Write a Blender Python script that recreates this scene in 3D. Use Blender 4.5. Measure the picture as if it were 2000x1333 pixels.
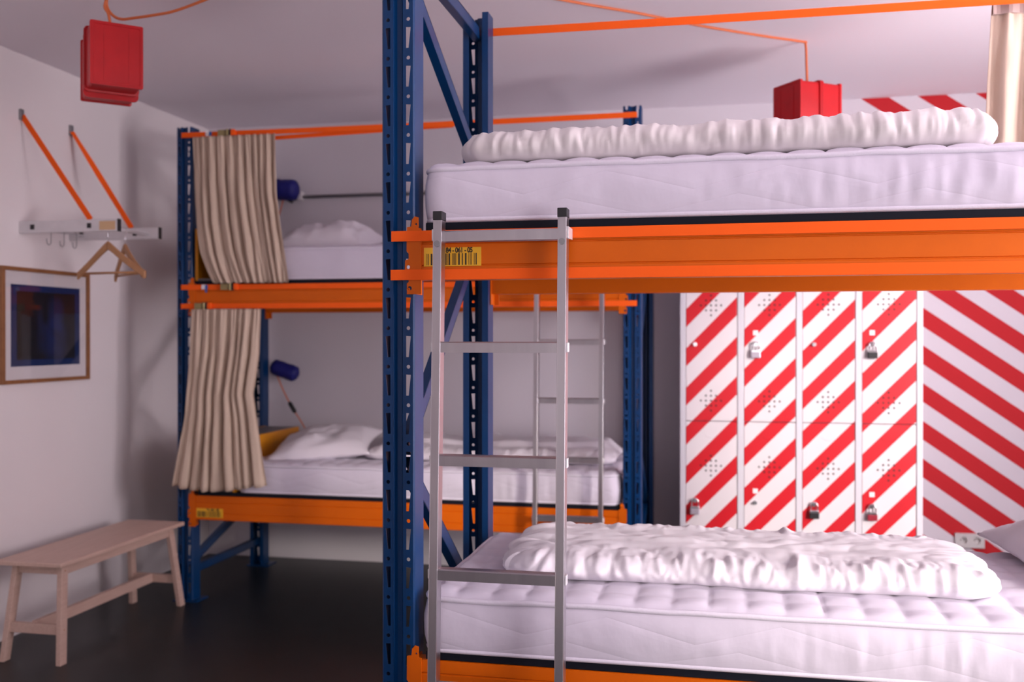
import bpy, bmesh, math, random
from mathutils import Vector, Matrix, noise

random.seed(7)
for o in list(bpy.data.objects):
    bpy.data.objects.remove(o, do_unlink=True)
SC = bpy.context.scene
COL = SC.collection
PI = math.pi
R = math.radians

# ------------------------------------------------------------------ camera
cd = bpy.data.cameras.new('camera')
cam = bpy.data.objects.new('camera', cd)
COL.objects.link(cam)
cam.location = (0, 0, 1.45)
cam.rotation_euler = (R(89.75), 0, R(11.92))
cd.sensor_width = 36.0
cd.lens = 36.0 * 1944 / 2000
cd.clip_start = 0.05
cd.dof.use_dof = True
cd.dof.focus_distance = 2.55
cd.dof.aperture_fstop = 2.8
SC.camera = cam

# ------------------------------------------------------------------ world, daylight, exposure
w = bpy.data.worlds.new('world')
SC.world = w
w.use_nodes = True
w.node_tree.nodes['Background'].inputs[0].default_value = (0.80, 0.84, 1.0, 1)
w.node_tree.nodes['Background'].inputs[1].default_value = 0.35
SC.view_settings.view_transform = 'Standard'
SC.view_settings.look = 'None'
SC.view_settings.gamma = 1.0
SC.view_settings.use_curve_mapping = False
SC.view_settings.exposure = 0.28

# daylight through the windows: (centre, size along wall, height, facing, watts, colour)
WX, WB, CE = -3.355, 6.08, 2.833          # left wall, back wall, ceiling
XR, YF = 2.90, -4.2                      # right wall, wall behind the camera
WIN = [  # y0, y1, z0, z1 on the right wall
    (-1.05, 0.60, 0.45, 2.45),
    (1.85, 3.65, 0.45, 2.74),
]
WPOW = [(76, (1.0, 0.89, 0.935)), (190, (1.0, 0.885, 0.955))]
for (y0, y1, z0, z1), (pw, col) in zip(WIN, WPOW):
    ld = bpy.data.lights.new('window_daylight', 'AREA')
    ld.shape = 'RECTANGLE'
    ld.size = z1 - z0 - 0.1
    ld.size_y = y1 - y0 - 0.1
    ld.energy = pw
    ld.color = col
    lo = bpy.data.objects.new('window_daylight', ld)
    COL.objects.link(lo)
    lo.location = (XR - 0.05, (y0 + y1) / 2, (z0 + z1) / 2)
    lo.rotation_euler = (0, R(110), 0)    # towards -X and a little up, as daylight thrown back by sunlit ground
# hazy sun through the same window
sd = bpy.data.lights.new('sun', 'SUN')
sd.energy = 2.7
sd.angle = R(9)
sd.color = (1.0, 0.90, 0.80)
sun = bpy.data.objects.new('sun', sd)
COL.objects.link(sun)
sun.location = (6, -2, 4)
sun.rotation_euler = Vector((-0.60, 0.72, -0.21)).to_track_quat('-Z', 'Y').to_euler()
# window in the wall behind the camera
FWIN = (-0.6, 1.2, 0.85, 2.35)
ld = bpy.data.lights.new('window_daylight', 'AREA')
ld.shape = 'RECTANGLE'
ld.size = FWIN[1] - FWIN[0] - 0.1
ld.size_y = FWIN[3] - FWIN[2] - 0.1
ld.energy = 18
ld.color = (1.0, 0.92, 0.96)
lo = bpy.data.objects.new('window_daylight', ld)
COL.objects.link(lo)
lo.location = ((FWIN[0] + FWIN[1]) / 2, YF + 0.01, (FWIN[2] + FWIN[3]) / 2)
lo.rotation_euler = (R(90), 0, 0)         # shines towards +Y


# ------------------------------------------------------------------ materials
def mat(name, col, rough=0.5, metal=0.0, bump=None, var=None, spec=0.5, sheen=0.0, trans=None, stretch=None, wear=None):
    m = bpy.data.materials.new(name)
    m.use_nodes = True
    nt = m.node_tree
    N, L = nt.nodes, nt.links
    b = N['Principled BSDF']
    b.inputs['Base Color'].default_value = (*col, 1)
    b.inputs['Roughness'].default_value = rough
    b.inputs['Metallic'].default_value = metal
    b.inputs['Specular IOR Level'].default_value = spec
    if sheen:
        b.inputs['Sheen Weight'].default_value = sheen
    tc = N.new('ShaderNodeTexCoord')
    mp = N.new('ShaderNodeMapping')
    L.new(tc.outputs['Object'], mp.inputs[0])
    if stretch:
        mp.inputs['Scale'].default_value = stretch
    if var:                                   # var = (scale, other colour, amount)
        nz = N.new('ShaderNodeTexNoise')
        nz.inputs['Scale'].default_value = var[0]
        nz.inputs['Detail'].default_value = 5
        L.new(mp.outputs[0], nz.inputs['Vector'])
        rp = N.new('ShaderNodeMapRange')
        rp.inputs[1].default_value = 0.3
        rp.inputs[2].default_value = 0.7
        rp.inputs[3].default_value = 0
        rp.inputs[4].default_value = var[2]
        L.new(nz.outputs[0], rp.inputs[0])
        mx = N.new('ShaderNodeMix')
        mx.data_type = 'RGBA'
        mx.inputs[6].default_value = (*col, 1)
        mx.inputs[7].default_value = (*var[1], 1)
        L.new(rp.outputs[0], mx.inputs[0])
        L.new(mx.outputs[2], b.inputs['Base Color'])
    if bump:                                  # list of (scale, strength, distance, stretch)
        prev = None
        for sc, st, di, sv in bump:
            m2 = N.new('ShaderNodeMapping')
            m2.inputs['Scale'].default_value = sv
            L.new(tc.outputs['Object'], m2.inputs[0])
            nz = N.new('ShaderNodeTexNoise')
            nz.inputs['Scale'].default_value = sc
            nz.inputs['Detail'].default_value = 4
            L.new(m2.outputs[0], nz.inputs['Vector'])
            bp = N.new('ShaderNodeBump')
            bp.inputs['Strength'].default_value = st
            bp.inputs['Distance'].default_value = di
            L.new(nz.outputs[0], bp.inputs['Height'])
            if prev:
                L.new(prev.outputs[0], bp.inputs['Normal'])
            prev = bp
        L.new(prev.outputs[0], b.inputs['Normal'])
    if trans:
        tr = N.new('ShaderNodeBsdfTranslucent')
        tr.inputs[0].default_value = (*col, 1)
        ms = N.new('ShaderNodeMixShader')
        ms.inputs[0].default_value = trans
        L.new(b.outputs[0], ms.inputs[1])
        L.new(tr.outputs[0], ms.inputs[2])
        L.new(ms.outputs[0], N['Material Output'].inputs[0])
    return m


def ridge_bump(m, layers):
    nt = m.node_tree
    N, L = nt.nodes, nt.links
    tc = N.new('ShaderNodeTexCoord')
    prev = None
    for sc, st, di, sv in layers:
        mp = N.new('ShaderNodeMapping')
        mp.inputs['Scale'].default_value = sv
        L.new(tc.outputs['Object'], mp.inputs[0])
        wz = N.new('ShaderNodeTexNoise')
        wz.noise_type = 'RIDGED_MULTIFRACTAL'
        wz.inputs['Scale'].default_value = sc
        wz.inputs['Detail'].default_value = 2.5
        L.new(mp.outputs[0], wz.inputs['Vector'])
        bp = N.new('ShaderNodeBump')
        bp.invert = True
        bp.inputs['Strength'].default_value = st
        bp.inputs['Distance'].default_value = di
        L.new(wz.outputs[0], bp.inputs['Height'])
        if prev:
            L.new(prev.outputs[0], bp.inputs['Normal'])
        prev = bp
    L.new(prev.outputs[0], N['Principled BSDF'].inputs['Normal'])


def math_node(nt, op, a, b=None, c=None):
    n = nt.nodes.new('ShaderNodeMath')
    n.operation = op
    for i, v in enumerate((a, b, c)):
        if v is None:
            continue
        if isinstance(v, (int, float)):
            n.inputs[i].default_value = v
        else:
            nt.links.new(v, n.inputs[i])
    return n.outputs[0]


def stripe_mat(name, slope, period, phase, duty, red, white, xmin=None, rough=0.4, bump=0.0):
    """painted stripes: red where frac((z + slope*x)/period + phase) < duty, in object space"""
    m = bpy.data.materials.new(name)
    m.use_nodes = True
    nt = m.node_tree
    b = nt.nodes['Principled BSDF']
    b.inputs['Roughness'].default_value = rough
    tc = nt.nodes.new('ShaderNodeTexCoord')
    sp = nt.nodes.new('ShaderNodeSeparateXYZ')
    nt.links.new(tc.outputs['Object'], sp.inputs[0])
    t = math_node(nt, 'MULTIPLY_ADD', sp.outputs[0], slope, sp.outputs[2])
    t = math_node(nt, 'MULTIPLY_ADD', t, 1.0 / period, phase)
    t = math_node(nt, 'FRACT', t)
    f = math_node(nt, 'LESS_THAN', t, duty)
    if xmin is not None:
        f = math_node(nt, 'MULTIPLY', f, math_node(nt, 'GREATER_THAN', sp.outputs[0], xmin))
    mx = nt.nodes.new('ShaderNodeMix')
    mx.data_type = 'RGBA'
    mx.inputs[6].default_value = (*white, 1)
    mx.inputs[7].default_value = (*red, 1)
    nt.links.new(f, mx.inputs[0])
    nt.links.new(mx.outputs[2], b.inputs['Base Color'])
    if bump:
        nz = nt.nodes.new('ShaderNodeTexNoise')
        nz.inputs['Scale'].default_value = 60
        nt.links.new(tc.outputs['Object'], nz.inputs['Vector'])
        bp = nt.nodes.new('ShaderNodeBump')
        bp.inputs['Strength'].default_value = bump
        bp.inputs['Distance'].default_value = 0.002
        nt.links.new(nz.outputs[0], bp.inputs['Height'])
        nt.links.new(bp.outputs[0], b.inputs['Normal'])
    return m


def mattress_mat(name, col):
    """white quilted cover: zigzag seams pressed into the sides, soft gathers"""
    m = mat(name, col, 0.85, spec=0.2, sheen=0.1)
    nt = m.node_tree
    N, L = nt.nodes, nt.links
    b = N['Principled BSDF']
    tc = N.new('ShaderNodeTexCoord')
    sp = N.new('ShaderNodeSeparateXYZ')
    L.new(tc.outputs['Object'], sp.inputs[0])
    s = math_node(nt, 'ADD', sp.outputs[0], sp.outputs[1])
    h = None
    for per, z0, am, ph in ((0.44, 0.095, 0.028, 0.0), (0.44, 0.030, 0.024, 0.11)):
        tri = math_node(nt, 'PINGPONG', math_node(nt, 'ADD', s, 10 + ph), per / 2)
        zz = math_node(nt, 'MULTIPLY_ADD', tri, am * 2 / (per / 2), z0 - am)
        d = math_node(nt, 'ABSOLUTE', math_node(nt, 'SUBTRACT', sp.outputs[2], zz))
        g = math_node(nt, 'MINIMUM', math_node(nt, 'MULTIPLY', d, 60.0), 1.0)
        g = math_node(nt, 'POWER', g, 0.5)
        h = g if h is None else math_node(nt, 'MULTIPLY', h, g)
    bp = N.new('ShaderNodeBump')
    bp.inputs['Strength'].default_value = 0.22
    bp.inputs['Distance'].default_value = 0.005
    L.new(h, bp.inputs['Height'])
    prev = bp
    for sc, st, di, sv in ((7, 0.22, 0.012, (1.6, 1.6, 1.1)), (24, 0.16, 0.004, (1.3, 1.3, 0.7))):
        mp = N.new('ShaderNodeMapping')
        mp.inputs['Scale'].default_value = sv
        L.new(tc.outputs['Object'], mp.inputs[0])
        nz = N.new('ShaderNodeTexNoise')
        nz.inputs['Scale'].default_value = sc
        nz.inputs['Detail'].default_value = 3
        L.new(mp.outputs[0], nz.inputs['Vector'])
        b2 = N.new('ShaderNodeBump')
        b2.inputs['Strength'].default_value = st
        b2.inputs['Distance'].default_value = di
        L.new(nz.outputs[0], b2.inputs['Height'])
        L.new(prev.outputs[0], b2.inputs['Normal'])
        prev = b2
    L.new(prev.outputs[0], b.inputs['Normal'])
    return m


one = (1, 1, 1)
M = {}
M['wall'] = mat('plaster_wall', (0.80, 0.745, 0.745), 0.9, bump=[(90, 0.25, 0.003, one), (7, 0.1, 0.01, one)], var=(2.0, (0.77, 0.715, 0.715), 0.6), spec=0.2)
M['ceil'] = mat('ceiling_paint', (0.86, 0.81, 0.86), 0.9, bump=[(120, 0.1, 0.002, one)], spec=0.2)
M['floor'] = mat('dark_linoleum', (0.0085, 0.0115, 0.0125), 0.38, var=(6, (0.014, 0.0175, 0.0185), 0.8), spec=0.4, bump=[(140, 0.05, 0.001, one)])
M['blue'] = mat('blue_enamel', (0.001, 0.038, 0.135), 0.31, var=(9, (0.001, 0.030, 0.108), 0.6), spec=0.35)
M['orange'] = mat('orange_enamel', (0.66, 0.118, 0.001), 0.42, var=(8, (0.60, 0.104, 0.001), 0.7), spec=0.22)
M['strap'] = mat('orange_webbing', (0.95, 0.125, 0.012), 0.75, bump=[(350, 0.3, 0.0008, (0.4, 1, 3))], spec=0.15)
M['deck'] = mat('dark_deck_board', (0.006, 0.008, 0.015), 0.6, spec=0.15)
M['alu'] = mat('aluminium', (0.55, 0.53, 0.55), 0.30, 1.0, var=(30, (0.45, 0.43, 0.46), 0.7), stretch=(1, 1, 0.1))
M['alu_pale'] = mat('pale_aluminium', (0.72, 0.71, 0.72), 0.5, 0.6, var=(25, (0.60, 0.59, 0.60), 0.5))
M['steel'] = mat('grey_steel', (0.30, 0.30, 0.31), 0.4, 0.8)
M['chrome'] = mat('chrome', (0.75, 0.75, 0.77), 0.18, 1.0)
M['black'] = mat('black_plastic', (0.012, 0.012, 0.014), 0.45)
M['sheet'] = mat('white_cotton', (0.74, 0.70, 0.755), 0.9, bump=[(22, 0.35, 0.008, (1.6, 1.0, 0.7)), (60, 0.22, 0.003, (1.5, 1, 0.6))], spec=0.15, sheen=0.1)
M['sheet_warm'] = mat('ivory_cotton', (0.69, 0.645, 0.645), 0.9, bump=[(20, 0.35, 0.008, (1.8, 1.0, 0.6)), (60, 0.2, 0.003, (1.5, 1, 0.6))], spec=0.15, sheen=0.1)
ridge_bump(M['sheet'], [(5.0, 0.30, 0.012, (1.5, 1.0, 0.8)), (14, 0.22, 0.006, (1.4, 0.9, 0.7))])
ridge_bump(M['sheet_warm'], [(6.0, 0.32, 0.012, (2.0, 0.8, 0.7)), (16, 0.22, 0.006, (1.6, 0.8, 0.6))])
M['mattress'] = mattress_mat('quilted_mattress_cover', (0.65, 0.605, 0.70))
M['piping'] = mat('white_piping', (0.70, 0.66, 0.75), 0.85, bump=[(120, 0.4, 0.002, (2, 2, 1))])
M['curtain'] = mat('beige_linen', (0.70, 0.56, 0.44), 0.95, bump=[(260, 0.3, 0.001, (1, 1, 0.3)), (14, 0.2, 0.006, (2, 2, 0.4))], spec=0.1, trans=0.18)
M['tape'] = mat('mauve_heading_tape', (0.40, 0.30, 0.27), 0.9)
M['wood'] = mat('pale_birch', (0.62, 0.44, 0.36), 0.5, var=(14, (0.52, 0.35, 0.28), 0.8), stretch=(6, 0.6, 6))
M['hanger'] = mat('beech_wood', (0.46, 0.23, 0.10), 0.45, var=(20, (0.38, 0.18, 0.075), 0.7))
M['frame'] = mat('oak_frame', (0.30, 0.125, 0.045), 0.5, var=(25, (0.22, 0.085, 0.03), 0.8))
M['mount'] = mat('white_mount_board', (0.70, 0.66, 0.67), 0.9)
M['red'] = mat('red_plastic', (0.52, 0.005, 0.009), 0.38, var=(14, (0.42, 0.004, 0.008), 0.6), spec=0.35)
M['cord'] = mat('orange_cord', (0.66, 0.16, 0.05), 0.6)
M['cobalt'] = mat('cobalt_blue', (0.004, 0.004, 0.15), 0.6, bump=[(60, 0.6, 0.006, one)])
M['yellow'] = mat('yellow_painted_board', (0.70, 0.27, 0.006), 0.45)
M['greytop'] = mat('grey_board', (0.16, 0.145, 0.14), 0.5)
M['sticker'] = mat('yellow_sticker', (0.80, 0.42, 0.015), 0.5)
M['ink'] = mat('black_ink', (0.012, 0.010, 0.010), 0.6)
M['locker'] = mat('white_locker_enamel', (0.64, 0.62, 0.67), 0.4, var=(3, (0.60, 0.58, 0.63), 0.5))
RED, LW = (0.58, 0.009, 0.018), (0.72, 0.67, 0.69)
M['doorstripe'] = stripe_mat('locker_stripes', -1.03, 0.217, 0.0, 0.46, RED, LW, rough=0.35)
M['white_tag'] = mat('white_sticker', (0.85, 0.80, 0.81), 0.6)
M['olive'] = mat('olive_metal', (0.33, 0.27, 0.12), 0.4, 0.4)
M['bluetag'] = mat('blue_tag', (0.02, 0.12, 0.42), 0.6)
M['socket'] = mat('cream_plastic', (0.60, 0.58, 0.56), 0.4)
M['whitepl'] = mat('white_plastic', (0.75, 0.72, 0.72), 0.4)
M['lilac'] = mat('lilac_grey_metal', (0.50, 0.45, 0.52), 0.35, 0.4)
M['maroon'] = mat('maroon_enamel', (0.30, 0.01, 0.03), 0.4)
M['backwall'] = stripe_mat('wall_with_red_stripes', 0.70, 0.217, 0.0, 0.50, (0.50, 0.008, 0.014), (0.67, 0.63, 0.67), xmin=0.79, rough=0.8, bump=0.2)
gl = bpy.data.materials.new('clear_glass')
gl.use_nodes = True
gn = gl.node_tree
gn.nodes.remove(gn.nodes['Principled BSDF'])
g1, g2, g3 = (gn.nodes.new(k) for k in ('ShaderNodeBsdfTransparent', 'ShaderNodeBsdfGlossy', 'ShaderNodeMixShader'))
g2.inputs['Roughness'].default_value = 0.03
g3.inputs[0].default_value = 0.05
gn.links.new(g1.outputs[0], g3.inputs[1])
gn.links.new(g2.outputs[0], g3.inputs[2])
gn.links.new(g3.outputs[0], gn.nodes['Material Output'].inputs[0])
M['glass'] = gl


def print_mat():
    """dark navy print: blue border, near-black field, dim blue blocks"""
    m = bpy.data.materials.new('dark_blue_print')
    m.use_nodes = True
    nt = m.node_tree
    b = nt.nodes['Principled BSDF']
    b.inputs['Roughness'].default_value = 0.35
    tc = nt.nodes.new('ShaderNodeTexCoord')
    sp = nt.nodes.new('ShaderNodeSeparateXYZ')
    nt.links.new(tc.outputs['Object'], sp.inputs[0])
    y, z = sp.outputs[1], sp.outputs[2]

    def blob(cy, cz, ry, rz):
        a = math_node(nt, 'POWER', math_node(nt, 'ABSOLUTE', math_node(nt, 'DIVIDE', math_node(nt, 'SUBTRACT', y, cy), ry)), 3)
        c = math_node(nt, 'POWER', math_node(nt, 'ABSOLUTE', math_node(nt, 'DIVIDE', math_node(nt, 'SUBTRACT', z, cz), rz)), 3)
        return math_node(nt, 'SUBTRACT', 1.0, math_node(nt, 'SMOOTH_MIN', math_node(nt, 'ADD', a, c), 1.0, 0.2))
    nz = nt.nodes.new('ShaderNodeTexNoise')
    nz.inputs['Scale'].default_value = 16
    nz.inputs['Detail'].default_value = 6
    nt.links.new(tc.outputs['Object'], nz.inputs['Vector'])
    fig = math_node(nt, 'ADD', blob(0.07, 0.06, 0.07, 0.10), blob(0.06, -0.07, 0.11, 0.11))
    fig = math_node(nt, 'ADD', fig, math_node(nt, 'MULTIPLY', blob(-0.05, -0.02, 0.03, 0.13), 0.4))
    fig = math_node(nt, 'MULTIPLY', fig, math_node(nt, 'MULTIPLY', nz.outputs[0], 1.3))
    inner = math_node(nt, 'MULTIPLY', math_node(nt, 'LESS_THAN', math_node(nt, 'ABSOLUTE', y), 0.222),
                      math_node(nt, 'LESS_THAN', math_node(nt, 'ABSOLUTE', z), 0.168))
    mx = nt.nodes.new('ShaderNodeMix')
    mx.data_type = 'RGBA'
    mx.inputs[6].default_value = (0.006, 0.006, 0.009, 1)
    mx.inputs[7].default_value = (0.010, 0.022, 0.11, 1)
    nt.links.new(fig, mx.inputs[0])
    m2 = nt.nodes.new('ShaderNodeMix')
    m2.data_type = 'RGBA'
    m2.inputs[6].default_value = (0.006, 0.022, 0.105, 1)
    nt.links.new(inner, m2.inputs[0])
    nt.links.new(mx.outputs[2], m2.inputs[7])
    nt.links.new(m2.outputs[2], b.inputs['Base Color'])
    return m


M['print'] = print_mat()


# ------------------------------------------------------------------ mesh helpers
class MB:
    def __init__(self):
        self.v, self.f, self.m = [], [], []

    def add(self, vs, fs, mi=0):
        n = len(self.v)
        self.v += [tuple(p) for p in vs]
        self.f += [tuple(i + n for i in q) for q in fs]
        self.m += [mi] * len(fs)
        return self

    def box(self, x0, x1, y0, y1, z0, z1, mi=0, mtx=None):
        vs = [(x, y, z) for x in (x0, x1) for y in (y0, y1) for z in (z0, z1)]
        if mtx:
            vs = [mtx @ Vector(p) for p in vs]
        return self.add(vs, [(0, 1, 3, 2), (4, 6, 7, 5), (0, 4, 5, 1), (2, 3, 7, 6), (0, 2, 6, 4), (1, 5, 7, 3)], mi)

    def bar(self, a, b, w, h, up=(0, 0, 1), mi=0):
        """box from a to b, w across, h along 'up'"""
        a, b = Vector(a), Vector(b)
        d = (b - a)
        L = d.length
        d.normalize()
        s = d.cross(Vector(up))
        s.normalize()
        u = s.cross(d)
        mtx = Matrix(((s.x, d.x, u.x, a.x), (s.y, d.y, u.y, a.y), (s.z, d.z, u.z, a.z), (0, 0, 0, 1)))
        return self.box(-w / 2, w / 2, 0, L, -h / 2, h / 2, mi, mtx)

    def tube(self, pts, r, n=8, closed=False, mi=0, caps=True):
        pts = [Vector(p) for p in pts]
        k = len(pts)
        rings = []
        prev = None
        for i, p in enumerate(pts):
            if closed:
                t = pts[(i + 1) % k] - pts[i - 1]
            else:
                t = pts[min(i + 1, k - 1)] - pts[max(i - 1, 0)]
            t.normalize()
            if prev is None:
                a = Vector((0, 0, 1)) if abs(t.z) < 0.9 else Vector((1, 0, 0))
                s = t.cross(a)
            else:
                s = prev - t * prev.dot(t)
            s.normalize()
            prev = s
            u = t.cross(s)
            rr = r[i] if isinstance(r, (list, tuple)) else r
            rings.append([p + (s * math.cos(2 * PI * j / n) + u * math.sin(2 * PI * j / n)) * rr for j in range(n)])
        vs = [q for ring in rings for q in ring]
        fs = []
        for i in range(k if closed else k - 1):
            a, b = i * n, ((i + 1) % k) * n
            for j in range(n):
                fs.append((a + j, a + (j + 1) % n, b + (j + 1) % n, b + j))
        if caps and not closed:
            fs.append(tuple(range(n))[::-1])
            fs.append(tuple((k - 1) * n + j for j in range(n)))
        return self.add(vs, fs, mi)

    def cyl(self, a, b, r, n=16, mi=0, r2=None):
        return self.tube([a, b], [r, r if r2 is None else r2], n, mi=mi)

    def prism(self, poly, axis, a, b, mi=0):
        """extrude a 2D polygon; axis 'x': poly=(y,z); 'y': (x,z); 'z': (x,y)"""
        def P(q, t):
            return {'x': (t, q[0], q[1]), 'y': (q[0], t, q[1]), 'z': (q[0], q[1], t)}[axis]
        n = len(poly)
        vs = [P(q, a) for q in poly] + [P(q, b) for q in poly]
        fs = [(i, (i + 1) % n, n + (i + 1) % n, n + i) for i in range(n)]
        fs += [tuple(range(n))[::-1], tuple(range(n, 2 * n))]
        return self.add(vs, fs, mi)

    def mesh(self, name, mats, smooth=False, fix=True):
        me = bpy.data.meshes.new(name)
        me.from_pydata(self.v, [], self.f)
        for mm in (mats if isinstance(mats, (list, tuple)) else [mats]):
            me.materials.append(mm)
        if any(self.m):
            me.polygons.foreach_set('material_index', self.m)
        if fix:
            bm = bmesh.new()
            bm.from_mesh(me)
            bmesh.ops.recalc_face_normals(bm, faces=bm.faces)
            bm.to_mesh(me)
            bm.free()
        if smooth:
            me.polygons.foreach_set('use_smooth', [True] * len(me.polygons))
        me.update()
        return me

    def build(self, name, mats, parent=None, smooth=False, bevel=0, loc=None, fix=True, autosmooth=False):
        me = self.mesh(name, mats, smooth or autosmooth, fix)
        if autosmooth:
            me.set_sharp_from_angle(angle=R(40))
        return link(name, me, parent, bevel, loc)


def link(name, me, parent=None, bevel=0, loc=None):
    o = bpy.data.objects.new(name, me)
    COL.objects.link(o)
    if parent is not None:
        o.parent = parent
    if loc:
        o.location = loc
    if bevel:
        md = o.modifiers.new('bevel', 'BEVEL')
        md.width = bevel
        md.segments = 2
        md.limit_method = 'ANGLE'
        md.angle_limit = R(50)
    return o


def tag(o, label=None, cat=None, group=None, kind=None):
    if label:
        o['label'] = label
    if cat:
        o['category'] = cat
    if group:
        o['group'] = group
    if kind:
        o['kind'] = kind
    return o


def thing(name, label, cat, loc=(0, 0, 0), rz=0, group=None):
    o = bpy.data.objects.new(name, None)
    COL.objects.link(o)
    o.location = loc
    o.rotation_euler = (0, 0, rz)
    o.empty_display_size = 0.1
    return tag(o, label, cat, group)


def copy_tree(o, parent=None):
    c = o.copy()
    COL.objects.link(c)
    if parent is not None:
        c.parent = parent
    for ch in list(o.children):
        copy_tree(ch, c)
    return c


def fill_plate(outline, holes):
    """2D triangulated plate with holes -> (pts, tris)"""
    bm = bmesh.new()
    edges = []
    for loop in [outline] + holes:
        vs = [bm.verts.new((p[0], p[1], 0)) for p in loop]
        for i in range(len(vs)):
            edges.append(bm.edges.new((vs[i], vs[(i + 1) % len(vs)])))
    bmesh.ops.triangle_fill(bm, use_beauty=True, edges=edges)
    bm.verts.index_update()
    pts = [(v.co.x, v.co.y) for v in bm.verts]
    tris = [tuple(v.index for v in f.verts) for f in bm.faces]
    bm.free()
    return pts, tris


def circle(cx, cy, r, n=10):
    return [(cx + r * math.cos(2 * PI * i / n), cy + r * math.sin(2 * PI * i / n)) for i in range(n)]


def plate3d(mb, outline, holes, y0, y1, mi=0):
    """plate in XZ with thickness y0..y1, holes open through it"""
    pts, tris = fill_plate(outline, holes)
    mb.add([(p[0], y0, p[1]) for p in pts], tris, mi)
    mb.add([(p[0], y1, p[1]) for p in pts], tris, mi)
    for loop in [outline] + holes:
        n = len(loop)
        mb.add([(p[0], y0, p[1]) for p in loop] + [(p[0], y1, p[1]) for p in loop],
               [(i, (i + 1) % n, n + (i + 1) % n, n + i) for i in range(n)], mi)


def fbm(x, y, z=0.0, oct=3):
    s, a = 0.0, 1.0
    for _ in range(oct):
        s += a * noise.noise(Vector((x, y, z)))
        x, y, z, a = x * 2.03, y * 2.03, z * 2.03 + 7.1, a * 0.5
    return s


def sstep(t):
    t = max(0.0, min(1.0, t))
    return t * t * (3 - 2 * t)


# ------------------------------------------------------------------ the room
T = 0.12
tag(MB().box(WX - T, XR + T, YF - T, WB + T, -T, 0).build('floor', M['floor']), 'dark grey linoleum floor', kind='structure')
tag(MB().box(WX - T, XR + T, YF - T, WB + T, CE, CE + T).build('ceiling', M['ceil']), 'white painted ceiling', kind='structure')
tag(MB().box(WX - T, WX, YF - T, WB + T, 0, CE).build('wall_left', M['wall']), 'white plaster wall behind the bench', kind='structure')
# the back wall: object origin at x=0, z=0 so that the stripe material is laid out in metres
BW = M['backwall'].node_tree
tag(MB().box(WX, XR + T, WB, WB + T, 0, CE).build('wall_back', M['backwall']), 'white wall with diagonal red stripes beside the lockers', kind='structure')


def wall_with_holes(name, fixed0, fixed1, axis, a0, a1, holes, mat_):
    mb = MB()

    def bx(u0, u1, z0, z1):
        if axis == 'y':
            mb.box(fixed0, fixed1, u0, u1, z0, z1)
        else:
            mb.box(u0, u1, fixed0, fixed1, z0, z1)
    cur = a0
    for (u0, u1, z0, z1) in sorted(holes):
        bx(cur, u0, 0, CE)
        bx(u0, u1, 0, z0)
        bx(u0, u1, z1, CE)
        cur = u1
    bx(cur, a1, 0, CE)
    return tag(mb.build(name, mat_), kind='structure')


wall_with_holes('wall_right', XR, XR + T, 'y', YF - T, WB, WIN, M['wall'])
wall_with_holes('wall_front', YF - T, YF, 'x', WX, XR, [FWIN], M['wall'])
wi = 0
for (u0, u1, z0, z1) in WIN + [FWIN]:
    wi += 1
    fr = MB()
    gp = MB()
    if wi <= len(WIN):
        x0, x1 = XR + 0.04, XR + 0.09
        for q in ((u0, u0 + 0.05, z0, z1), (u1 - 0.05, u1, z0, z1), (u0, u1, z0, z0 + 0.05), (u0, u1, z1 - 0.05, z1),
                  ((u0 + u1) / 2 - 0.03, (u0 + u1) / 2 + 0.03, z0, z1)):
            fr.box(x0, x1, *q)
        gp.box(XR + 0.062, XR + 0.066, u0 + 0.05, u1 - 0.05, z0 + 0.05, z1 - 0.05)
    else:
        y0, y1 = YF - 0.09, YF - 0.04
        for q in ((u0, u0 + 0.05, z0, z1), (u1 - 0.05, u1, z0, z1), (u0, u1, z0, z0 + 0.05), (u0, u1, z1 - 0.05, z1)):
            fr.box(q[0], q[1], y0, y1, q[2], q[3])
        gp.box(u0 + 0.05, u1 - 0.05, YF - 0.066, YF - 0.062, z0 + 0.05, z1 - 0.05)
    f = tag(fr.build('window_%d' % wi, M['whitepl']), 'white framed window', kind='structure')
    gp.build('pane', M['glass'], f)

# ------------------------------------------------------------------ pallet rack parts
H = 2.598          # height of the uprights
RD = 0.94          # depth of a rack
SP = 2.444         # distance between upright centres
PW = 0.045         # half width of an upright
PITCH = 0.104


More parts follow.
